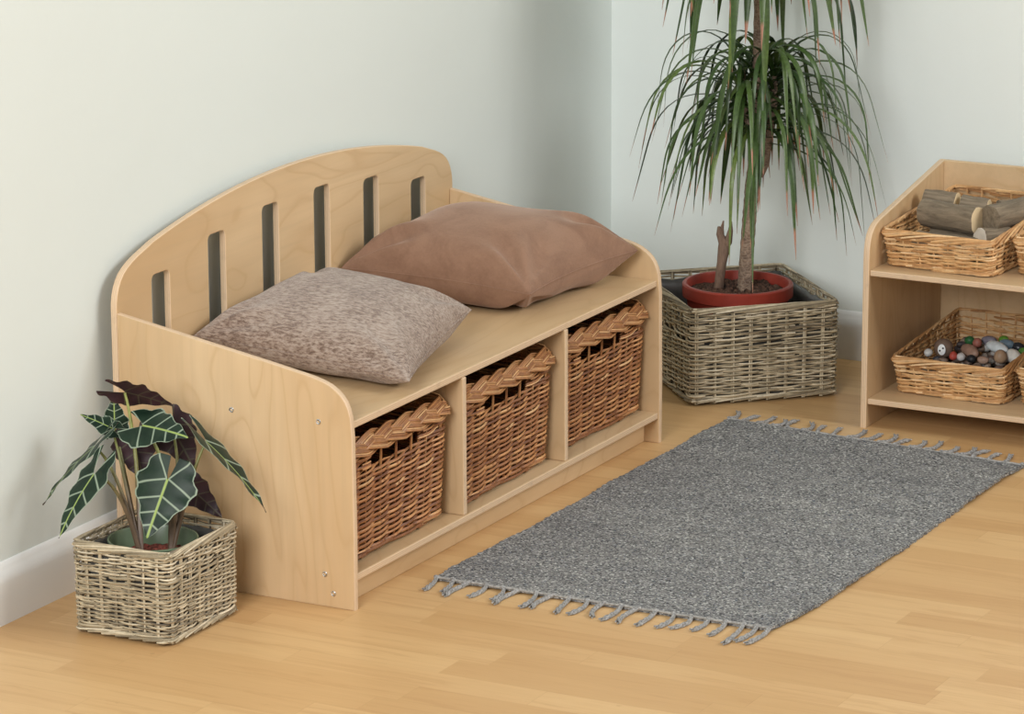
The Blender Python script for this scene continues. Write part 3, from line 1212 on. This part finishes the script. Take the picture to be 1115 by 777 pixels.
stone('painted_stone', 'mauve grey pebble at the back of the stone tray', Q(1.792, -0.352, 0.117), (0.010, 0.015, 0.0095), (0.18, 0.165, 0.20), 11)
stone('painted_stone', 'bright green painted pebble at the back of the stone tray', Q(1.813, -0.374, 0.117), (0.009, 0.010, 0.008), (0.10, 0.24, 0.03), 12)
stone('painted_stone', 'slate blue pebble behind the pale oval stone', Q(1.778, -0.392, 0.117), (0.011, 0.016, 0.010), (0.13, 0.19, 0.24), 13)
stone('painted_stone', 'black pebble with a glossy face at the right back', Q(1.764, -0.422, 0.113), (0.011, 0.0125, 0.011), (0.03, 0.032, 0.038), 14, 0, 0, 0.25)
stone('painted_stone', 'green and blue painted pebble at the right end of the tray', Q(1.735, -0.446, 0.112), (0.010, 0.012, 0.009), (0.10, 0.26, 0.05), 15)
stone('painted_stone', 'small black pebble behind the middle of the front rim', Q(1.651, -0.374, 0.110), (0.008, 0.009, 0.007), (0.02, 0.02, 0.022), 16)
stone('painted_stone', 'small brown and white pebble below the round tan one', Q(1.650, -0.399, 0.110), (0.009, 0.011, 0.008), (0.36, 0.24, 0.18), 17)

# ------------------------------------------------------------------ rug
rug = thing('rug', 'grey flecked flat woven rug with tassels at both ends', 'rug', (0.74, -0.345, 0))
RC = [(0.196, -0.038), (0.202, -0.640), (1.243, -0.646), (1.294, -0.048)]   # near left, near right, far right, far left


def rugp(u, v):
    """u along the length, v across"""
    a = Vector(RC[0]).lerp(Vector(RC[3]), u)
    b_ = Vector(RC[1]).lerp(Vector(RC[2]), u)
    p = a.lerp(b_, v)
    e = 0.0016 * sin(u * 9 + 1) + 0.001 * sin(u * 23)
    if v > 0.9:
        p.y += e * (v - 0.9) * 10
        # rounded, slightly pulled-in corners of the front long edge
        p.y += 0.026 * (v - 0.9) * 10 * (max(0, 1 - u / 0.12) ** 2) * 0.6
    if v < 0.1:
        p.y += e * 0.8 * (0.1 - v) * 10
    return p - Vector((0.74, -0.345))


b = MB()
nu, nv = 170, 96
rr_ = random.Random(2)
top = []
for i in range(nu + 1):
    for j in range(nv + 1):
        u, v = i / nu, j / nv
        p = rugp(u, v)
        z = 0.0062 + 0.0016 * sin(u * 14 + v * 3) * sin(v * 7 + 1) + 0.0010 * sin(u * 37 + 5 * v)
        z += 0.010 * max(0, (v - 0.88) / 0.12) ** 2 * max(0, sin(u * 8.0 + 0.6)) * 0.35
        jx = rr_.uniform(-0.0012, 0.0012) if 0 < j < nv else 0
        jy = rr_.uniform(-0.0022, 0.0022) if j in (0, nv) else 0
        top.append((p.x + jx * 0.3, p.y + jy, z + rr_.uniform(-0.0004, 0.0004)))
nn = len(top)
bot = [(x_, y_, max(0.0004, z_ - 0.0055)) for x_, y_, z_ in top]
fs = []
w = nv + 1
for i in range(nu):
    for j in range(nv):
        q = (i * w + j, i * w + j + 1, (i + 1) * w + j + 1, (i + 1) * w + j)
        fs.append(q[::-1])
        fs.append(tuple(k + nn for k in q))
per_ = [i * w for i in range(nu)] + [nu * w + j for j in range(nv)] + [i * w + nv for i in range(nu, 0, -1)] + [j for j in range(nv, 0, -1)]
for a, c in zip(per_, per_[1:] + per_[:1]):
    fs.append((a, c, c + nn, a + nn))
b.add(top + bot, fs)
b.build('woven_body', M['rug'], rug, angle=60)
rr_ = random.Random(4)
for end in (0, 1):
    m = MB()
    m.tube([Vector((*rugp(end, j / 60), 0.0062)) + Vector(((-1, 1)[end] * 0.001, 0, 0.0005 * sin(j))) for j in range(61)], 0.0022, 6)
    m.build('end_cord', M['binding'], rug)['label'] = 'pale cord along the rug end'
    n = 21 if end == 0 else 20
    for k in range(n):
        v = 0.004 + 0.992 * k / (n - 1)
        p = rugp(end, v)
        dirx = -1 if end == 0 else 1
        ln = rr_.uniform(0.054, 0.074) * (1.25 if (end == 0 and k >= n - 3) else 1.0)
        sy_ = rr_.uniform(-0.012, 0.012)
        cy_ = rr_.uniform(-0.010, 0.010)
        m = MB()
        for st_ in range(3):
            pts, rs = [], []
            for i in range(15):
                q = i / 14
                a = q * 9 + st_ * 2.09
                spread = 0.0020 + 0.0030 * max(0, q - 0.72) * 3.0
                zz = 0.0066 * (1 - min(1, q * 3)) + 0.0034 * min(1, q * 3)
                pts.append((p.x + dirx * (ln * q), p.y + sy_ * q + cy_ * q * (1 - q) * 4 + spread * cos(a) * (0.4 + q * 0.6), zz + 0.0016 * sin(a)))
                rs.append(0.0026 if i < 13 else 0.0015)
            m.tube(pts, rs, 6)
        m.tube([(p.x + dirx * 0.001, p.y - 0.003, 0.0068), (p.x + dirx * 0.003, p.y, 0.0082), (p.x + dirx * 0.001, p.y + 0.003, 0.0068)], 0.003, 6)
        m.build('tassel', M['tassel'], rug)


# ------------------------------------------------------------------ cushions
def cushion(name, label, corners, thick_top, thick_bot, mat, zmin, seed, pw=0.5, pull=0.06, wr=0.004, ymax=0.424, seam=True, xmin=0.014, xmax=1.1):
    c00, c10, c11, c01 = [Vector(c) for c in corners]
    cen = (c00 + c10 + c11 + c01) / 4
    base = Vector((cen.x, cen.y, zmin))
    t = thing(name, label, 'cushion', base)
    n = 64
    rnd = random.Random(seed)
    ph = [rnd.uniform(0, 6.28) for _ in range(8)]

    def edge_pull(u, v):
        # sides bow in between the corners
        du = pull * (1 - v * v) * u
        dv = pull * (1 - u * u) * v
        return u - du * abs(u), v - dv * abs(v)

    def P(u, v, sgn):
        uu, vv = edge_pull(u, v)
        a, c = (uu + 1) / 2, (vv + 1) / 2
        p = c00 * (1 - a) * (1 - c) + c10 * a * (1 - c) + c11 * a * c + c01 * (1 - a) * c
        f = max(0.0, (1 - u * u) * (1 - v * v)) ** pw
        h = (thick_top if sgn > 0 else -thick_bot) * f
        # wrinkles that fan out of the corners
        for (cu, cv, k) in ((1, 1, 0), (-1, 1, 1), (-1, -1, 2), (1, -1, 3)):
            dx, dy = cu - u, cv - v
            d = math.hypot(dx, dy)
            an = math.atan2(dy * cv, dx * cu)
            h += sgn * wr * sin(an * 9 + ph[k]) * math.exp(-((d - 0.42) / 0.26) ** 2) * min(1, f * 3)
        h += sgn * wr * 0.35 * sin(5 * u + 3 * v + ph[4]) * sin(4 * v - 2 * u + ph[5]) * min(1, f * 2)
        z = p.z + h
        zm = zmin + 0.0006
        if z < zm + 0.012:
            z = zm + 0.012 * math.exp((z - zm - 0.012) / 0.012) if z < zm + 0.012 else z
        y = p.y
        if y > ymax - 0.01:
            y = ymax - 0.01 + 0.01 * (1 - math.exp(-(y - ymax + 0.01) / 0.01))
        x = min(max(p.x, xmin), xmax)
        return Vector((x, y, z)) - base
    vs, fs = [], []
    idx = {}
    for sgn in (1, -1):
        for i in range(n + 1):
            for j in range(n + 1):
                if sgn < 0 and (i in (0, n) or j in (0, n)):
                    idx[(sgn, i, j)] = idx[(1, i, j)]
                    continue
                u = sin((i / n - 0.5) * pi)
                v = sin((j / n - 0.5) * pi)
                idx[(sgn, i, j)] = len(vs)
                vs.append(P(u, v, sgn))
    for sgn in (1, -1):
        for i in range(n):
            for j in range(n):
                q = [idx[(sgn, i, j)], idx[(sgn, i + 1, j)], idx[(sgn, i + 1, j + 1)], idx[(sgn, i, j + 1)]]
                fs.append(q if sgn > 0 else q[::-1])
    b = MB()
    b.add(vs, fs)
    b.build('cushion_cover', mat, t, angle=180)
    if seam:
        m = MB()
        lp = []
        for (a, c) in ([(i, 0) for i in range(n)] + [(n, j) for j in range(n)] + [(i, n) for i in range(n, 0, -1)] + [(0, j) for j in range(n, 0, -1)]):
            lp.append(vs[idx[(1, a, c)]])
        lp2 = [lp[0]]
        for p in lp[1:]:
            if (p - lp2[-1]).length > 0.004:
                lp2.append(p)
        m.loop(lp2, 0.0013, 5)
        m.build('seam', mat if seam == 'same' else M['seam'], t)
    return t


# corners: back-left, front-left, front-right, back-right
cushion('cushion', 'taupe flecked chenille cushion lying near the small leafy plant end of the bench',
        [(0.205, 0.420, 0.352), (0.188, 0.004, 0.328), (0.553, 0.088, 0.358), (0.585, 0.423, 0.372)], 0.066, 0.06, M['chenille'], ZS, 3, 0.43, 0.06, 0.005, seam='same')
cushion('cushion', 'plain brown suede cushion, the plumper one by the far end of the bench',
        [(0.688, 0.420, 0.368), (0.738, 0.074, 0.346), (1.074, 0.030, 0.362), (1.052, 0.410, 0.376)], 0.090, 0.072, M['suede'], ZS, 9, 0.39, 0.10, 0.010, seam='same')


# ------------------------------------------------------------------ tall dracaena in the red pot
DX, DY = 1.560, 0.053
drac = thing('potted_dracaena', 'tall dragon tree with drooping strap leaves in a red plastic pot', 'plant', (DX, DY, 0.006))
m = MB()
m.lathe([(0.0, 0.0), (0.078, 0.0), (0.080, 0.003), (0.098, 0.168), (0.106, 0.170), (0.1065, 0.192), (0.104, 0.1945), (0.0985, 0.1945), (0.0965, 0.190), (0.094, 0.16)])
m.build('pot', M['red_pot'], drac)['label'] = 'round red plastic pot with a thick lip'
m = MB()
rnd = random.Random(6)
vs, fs = [], []
rn, sg = 14, 48
for i in range(rn + 1):
    for k in range(sg):
        r = 0.0955 * i / rn
        a = 2 * pi * k / sg
        vs.append((r * cos(a), r * sin(a), 0.177 + 0.006 * rnd.uniform(-1, 1) + 0.004 * (1 - i / rn)))
for i in range(rn):
    for k in range(sg):
        k2 = (k + 1) % sg
        fs.append((i * sg + k, (i + 1) * sg + k, (i + 1) * sg + k2, i * sg + k2))
m.add(vs, fs)
m.build('soil', M['soil'], drac, angle=25)
rh = Vector((0.466, -0.885, 0))
fh = Vector((0.885, 0.466, 0))


def dp(off, z, dep=0.0):
    return rh * off + fh * dep + Vector((0, 0, z - 0.006))


base_off = 0.018
m = MB()
pts = [dp(0.012, 0.160), dp(0.014, 0.20), dp(0.017, 0.26), dp(0.021, 0.33), dp(0.025, 0.39), dp(0.031, 0.45), dp(0.034, 0.52), dp(0.034, 0.60), dp(0.035, 0.70), dp(0.037, 0.82), dp(0.036, 0.94), dp(0.035, 1.02)]
fine = []
rs = []
R0 = [0.0155, 0.0142, 0.0136, 0.0134, 0.0132, 0.0118, 0.0115, 0.011, 0.0105, 0.0105, 0.010, 0.006]
for i in range(len(pts) - 1):
    for k in range(8):
        q = k / 8
        fine.append(pts[i].lerp(pts[i + 1], q))
        rs.append((R0[i] + (R0[i + 1] - R0[i]) * q) * (1 + 0.05 * sin(i * 8 + k * 2.4)))
fine.append(pts[-1])
rs.append(R0[-1])
m.tube(fine, rs, 12)
br = [dp(0.027, 0.405), dp(0.040, 0.413), dp(0.049, 0.432), dp(0.054, 0.47), dp(0.060, 0.51), dp(0.064, 0.555), dp(0.066, 0.60)]
m.tube(br, [0.010, 0.0098, 0.009, 0.0088, 0.0085, 0.008, 0.005], 10)
m.build('trunk', M['trunk'], drac, angle=60)
m = MB()
m.tube([dp(-0.038, 0.160, 0.02), dp(-0.034, 0.20, 0.02), dp(-0.030, 0.235, 0.02), dp(-0.026, 0.262, 0.02), dp(-0.027, 0.275, 0.02), dp(-0.035, 0.292, 0.02), dp(-0.036, 0.305, 0.02)], [0.011, 0.0095, 0.0095, 0.012, 0.010, 0.0065, 0.003], 9)
m.tube([dp(-0.027, 0.262, 0.02), dp(-0.018, 0.276, 0.018), dp(-0.014, 0.298, 0.016), dp(-0.013, 0.316, 0.015)], [0.009, 0.008, 0.005, 0.002], 8)
m.tube([dp(-0.030, 0.268, 0.02), dp(-0.030, 0.300, 0.025), dp(-0.027, 0.315, 0.026)], [0.006, 0.004, 0.0015], 7)
m.build('dead_stump', M['stump'], drac, angle=60)['label'] = 'short split dead stem stump'


def strap_leaf(mb, o, az, e0, e1, Ln, w, rnd, fast=1.25, roll=0.0):
    """az: angle in the plant's own frame; droops from elevation e0 to e1"""
    d = rh * cos(az) + fh * sin(az)
    side = Vector((0, 0, 1)).cross(d).normalized()
    p = Vector(o)
    n = 18
    twist = rnd.uniform(-0.5, 0.5)
    wob = rnd.uniform(-0.25, 0.25)
    vs = []
    i0 = len(mb.v)
    for i in range(n + 1):
        q = i / n
        x = min(1, q * fast)
        e = e0 + (e1 - e0) * (x * x * (3 - 2 * x))
        dd = d * cos(wob * q) + side * sin(wob * q)
        t = dd * cos(e) + Vector((0, 0, 1)) * sin(e)
        sd = Vector((0, 0, 1)).cross(dd).normalized()
        up = t.cross(sd).normalized() * -1
        tw = roll + twist * q
        s2 = sd * cos(tw) + up * sin(tw)
        u2 = up * cos(tw) - sd * sin(tw)
        ww = w * (0.62 + 0.38 * min(1, q * 5)) * (1 - max(0, (q - 0.45) / 0.55) ** 1.5) * 0.5 + 0.0003
        vs += [p + s2 * ww + u2 * ww * 0.32, p.copy(), p - s2 * ww + u2 * ww * 0.32]
        p = p + t * (Ln / n)
        # keep clear of the walls
        if p.x + DX > WX - 0.012:
            p.x = WX - 0.012 - DX
    fs = []
    for i in range(n):
        for k in range(2):
            fs.append((i * 3 + k, i * 3 + k + 1, (i + 1) * 3 + k + 1, (i + 1) * 3 + k))
    mb.add(vs, fs)
    for i in range(n + 1):
        for k in range(3):
            mb.uv[i0 + i * 3 + k] = (k / 2, i / n)


def crown(name, stem, count, seed, L0, L1, w0, w1, erange, e1r, azs=None):
    rnd = random.Random(seed)
    m = MB()
    for i in range(count):
        q = i / (count - 1)
        x = q * (len(stem) - 1)
        k = min(int(x), len(stem) - 2)
        o = stem[k].lerp(stem[k + 1], x - k)
        az = i * 2.39996 + rnd.uniform(-0.3, 0.3)
        e0 = radians(erange[0] + (erange[1] - erange[0]) * q + rnd.uniform(-12, 12))
        Ln = rnd.uniform(L0, L1)
        if sin(az) > 0.4:
            Ln *= 0.85
        strap_leaf(m, o, az, e0, radians(rnd.uniform(*e1r)), Ln, rnd.uniform(w0, w1), rnd, rnd.uniform(1.15, 1.6))
    return m.build(name, M['drac'], drac, angle=60)


crown('leaf_crown', [dp(0.034, 0.475), dp(0.034, 0.53), dp(0.034, 0.62)], 62, 31, 0.26, 0.38, 0.007, 0.0135, (5, 62), (-88, -72))
crown('leaf_crown', [dp(0.058, 0.50), dp(0.064, 0.555), dp(0.066, 0.615)], 58, 32, 0.27, 0.38, 0.007, 0.0135, (5, 66), (-88, -72))
crown('leaf_crown', [dp(0.012, 0.50), dp(0.010, 0.55), dp(0.006, 0.60)], 40, 36, 0.24, 0.36, 0.007, 0.013, (5, 62), (-88, -70))
crown('leaf_crown', [dp(0.037, 0.83), dp(0.036, 0.93), dp(0.035, 1.03)], 84, 33, 0.29, 0.39, 0.014, 0.022, (-10, 50), (-89, -78))
m = MB()
m.tube([dp(0.034, 0.49), dp(0.022, 0.50), dp(0.012, 0.52), dp(0.008, 0.57), dp(0.006, 0.61)], [0.007, 0.006, 0.006, 0.005, 0.003], 8)
m.build('side_shoot', M['trunk'], drac, angle=60)

# ------------------------------------------------------------------ alocasia in the green pot
AX, AY = -0.186, 0.250
aloc = thing('potted_alocasia', 'small dark leafy plant with white veined arrowhead leaves in a green pot', 'plant', (AX, AY, 0.006))
m = MB()
m.lathe([(0.0, 0.0), (0.052, 0.0), (0.054, 0.003), (0.0695, 0.126), (0.071, 0.1285), (0.0705, 0.1305), (0.068, 0.1305), (0.0665, 0.127), (0.061, 0.085)])
m.build('pot', M['green_pot'], aloc)['label'] = 'round green glazed pot'
m = MB()
rnd = random.Random(16)
vs, fs = [], []
for i in range(rn + 1):
    for k in range(sg):
        r = 0.0630 * i / rn
        a = 2 * pi * k / sg
        vs.append((r * cos(a), r * sin(a), 0.101 + 0.003 * rnd.uniform(-1, 1)))
for i in range(rn):
    for k in range(sg):
        k2 = (k + 1) % sg
        fs.append((i * sg + k, (i + 1) * sg + k, (i + 1) * sg + k2, i * sg + k2))
m.add(vs, fs)
m.build('soil', M['red_soil'], aloc, angle=25)
OA = Vector((AX, AY, 0.006))


def aloc_leaf(att, tip, nrm, width, bend=0.25, fold=0.12, lobe=0.34, stem_base=None, stem_mid=None, stem_r=0.0032, seed=0, wav=0.0018, notch=1.0):
    """arrowhead blade: att = where the stalk joins, tip, nrm = the upper side"""
    rnd = random.Random(seed)
    att, tip, nrm = Vector(att) - OA, Vector(tip) - OA, Vector(nrm)
    ax = tip - att
    Ln = ax.length
    d = ax.normalized()
    nrm = (nrm - d * nrm.dot(d)).normalized()
    sd = d.cross(nrm)
    W = width / 2

    def outw(t):
        # half width of the outline at t (lobe end .. 0 stalk .. 1 tip)
        if t < 0:
            q = (t + lobe) / lobe
            return W * (0.50 + 0.48 * q ** 0.6)
        return W * max(0.0, (1 - t ** 1.35)) ** 0.9 * (1.0 + 0.10 * sin(min(1, t * 2.2) * pi))

    def inw(t):
        if t >= 0:
            return 0.0
        q = -t / lobe
        return W * (0.02 + 0.46 * q ** 0.8) * notch
    nt_, nc = 30, 7
    b = MB()
    ts = [-lobe + (1 + lobe) * (0.5 - 0.5 * cos(pi * i / nt_)) for i in range(nt_ + 1)]
    # make sure t=0 is a row
    k0_ = min(range(len(ts)), key=lambda i: abs(ts[i]))
    ts[k0_] = 0.0
    phs = rnd.uniform(0, 6.28)
    # centre line bends towards the underside
    for sgn in (1, -1):
        vs = []
        i0 = len(b.v)
        uvl = []
        for t in ts:
            wo, wi = outw(t), inw(t)
            if t == ts[0]:
                wo = wi + W * 0.10
            for c in range(nc + 1):
                s = c / nc
                x = wi + (wo - wi) * s
                xs = x / max(W, 1e-6)
                dz = -bend * Ln * (max(t, 0) - max(t, 0) ** 2) * -1.0 - bend * 0.6 * Ln * (min(t, 0) ** 2)
                dz += fold * x * 1.0 - 0.35 * x * xs * 0.5
                scal = 1 + 0.07 * sin(t * 20 + phs) * s
                dz += wav * sin(t * 17 + phs + (0 if sgn > 0 else 1.7)) * s * s
                vs.append(att + d * (t * Ln) + sd * (sgn * x * scal) + nrm * dz)
                uvl.append(((xs * sgn * 0.5, t), (s if t < 0.97 else 1.0, t)))
        w_ = nc + 1
        fs = []
        for i in range(len(ts) - 1):
            for c in range(nc):
                q = (i * w_ + c, (i + 1) * w_ + c, (i + 1) * w_ + c + 1, i * w_ + c + 1)
                fs.append(q[::-1] if sgn > 0 else q)
        b.add(vs, fs)
        for i, (u1, u2) in enumerate(uvl):
            b.uv[i0 + i] = u1
            b.uv2[i0 + i] = u2
    leaf = b.build('leaf', M['aloc'], aloc, angle=180)
    if stem_base is not None:
        sb, sm = Vector(stem_base) - OA, Vector(stem_mid) - OA
        pts = []
        for i in range(13):
            q = i / 12
            pts.append(sb * (1 - q) ** 2 + sm * 2 * q * (1 - q) + (att - nrm * 0.001) * q * q)
        m = MB()
        m.tube(pts, [stem_r * (1.75 - 1.1 * (i / 12) ** 0.6) for i in range(13)], 8)
        m.build('leaf_stalk', M['petiole'], leaf)
    return leaf


V3 = Vector
cdir = V3((-0.857, -0.453, 0.245))     # roughly out of the corner into the room
cr = V3((0.466, -0.885, 0))
cu_ = V3((0.219, 0.111, 0.969))
B1 = (-0.203, 0.262, 0.105)
B2 = (-0.178, 0.224, 0.105)


def nv_(r, u, o):
    return cr * r + cu_ * u + cdir * o


# front hanging leaf with all its veins
aloc_leaf((-0.209, 0.206, 0.240), (-0.255, 0.216, 0.158), nv_(-0.15, 0.35, 1.0), 0.096, 0.05, 0.10, 0.40, B2, (-0.15, 0.222, 0.23), 0.0035, 1, notch=0.3)
# upper middle leaf pointing right
aloc_leaf((-0.176, 0.270, 0.311), (-0.175, 0.188, 0.302), nv_(0.10, 0.62, 0.75), 0.086, 0.12, 0.05, 0.42, B2, (-0.155, 0.225, 0.25), 0.0032, 2)
# left leaf bowing down to the left
aloc_leaf((-0.252, 0.312, 0.246), (-0.312, 0.338, 0.157), nv_(-0.55, 0.45, 0.75), 0.058, 0.16, 0.08, 0.46, B1, (-0.215, 0.285, 0.235), 0.0028, 3)
# far left thin leaf seen edge on
aloc_leaf((-0.202, 0.344, 0.274), (-0.256, 0.405, 0.186), nv_(-0.70, 0.65, 0.30), 0.046, 0.16, 0.10, 0.46, B1, (-0.205, 0.300, 0.26), 0.0028, 4)
# top leaf showing its purple underside
aloc_leaf((-0.150, 0.318, 0.352), (-0.092, 0.268, 0.322), nv_(0.15, 0.80, -0.70), 0.062, 0.10, 0.10, 0.50, B1, (-0.150, 0.295, 0.27), 0.0030, 5)
# right leaf folded narrow
aloc_leaf((-0.120, 0.190, 0.281), (-0.117, 0.086, 0.181), nv_(0.80, 0.62, 0.34), 0.058, 0.14, 0.25, 0.36, B2, (-0.135, 0.205, 0.25), 0.0030, 6)
# dark leaves behind the middle
aloc_leaf((-0.098, 0.268, 0.290), (-0.098, 0.228, 0.226), nv_(0.2, 0.3, -1.0), 0.076, 0.08, 0.08, 0.40, B2, (-0.115, 0.235, 0.24), 0.0028, 7)
aloc_leaf((-0.139, 0.312, 0.272), (-0.143, 0.292, 0.210), nv_(-0.2, 0.35, -1.0), 0.070, 0.08, 0.08, 0.40, B1, (-0.165, 0.29, 0.24), 0.0028, 8)
aloc_leaf((-0.104, 0.236, 0.200), (-0.086, 0.186, 0.150), nv_(-0.25, 0.3, -0.9), 0.050, 0.10, 0.15, 0.38, B2, (-0.140, 0.23, 0.18), 0.0024, 9)
# small leaves at the upper left
aloc_leaf((-0.159, 0.338, 0.294), (-0.176, 0.385, 0.314), nv_(-0.2, 0.55, 0.55), 0.036, 0.12, 0.08, 0.40, B1, (-0.180, 0.31, 0.26), 0.0024, 10)
aloc_leaf((-0.140, 0.346, 0.290), (-0.134, 0.350, 0.336), nv_(0.2, 0.1, 0.9), 0.046, 0.06, 0.10, 0.40, B1, (-0.165, 0.315, 0.25), 0.0024, 11)
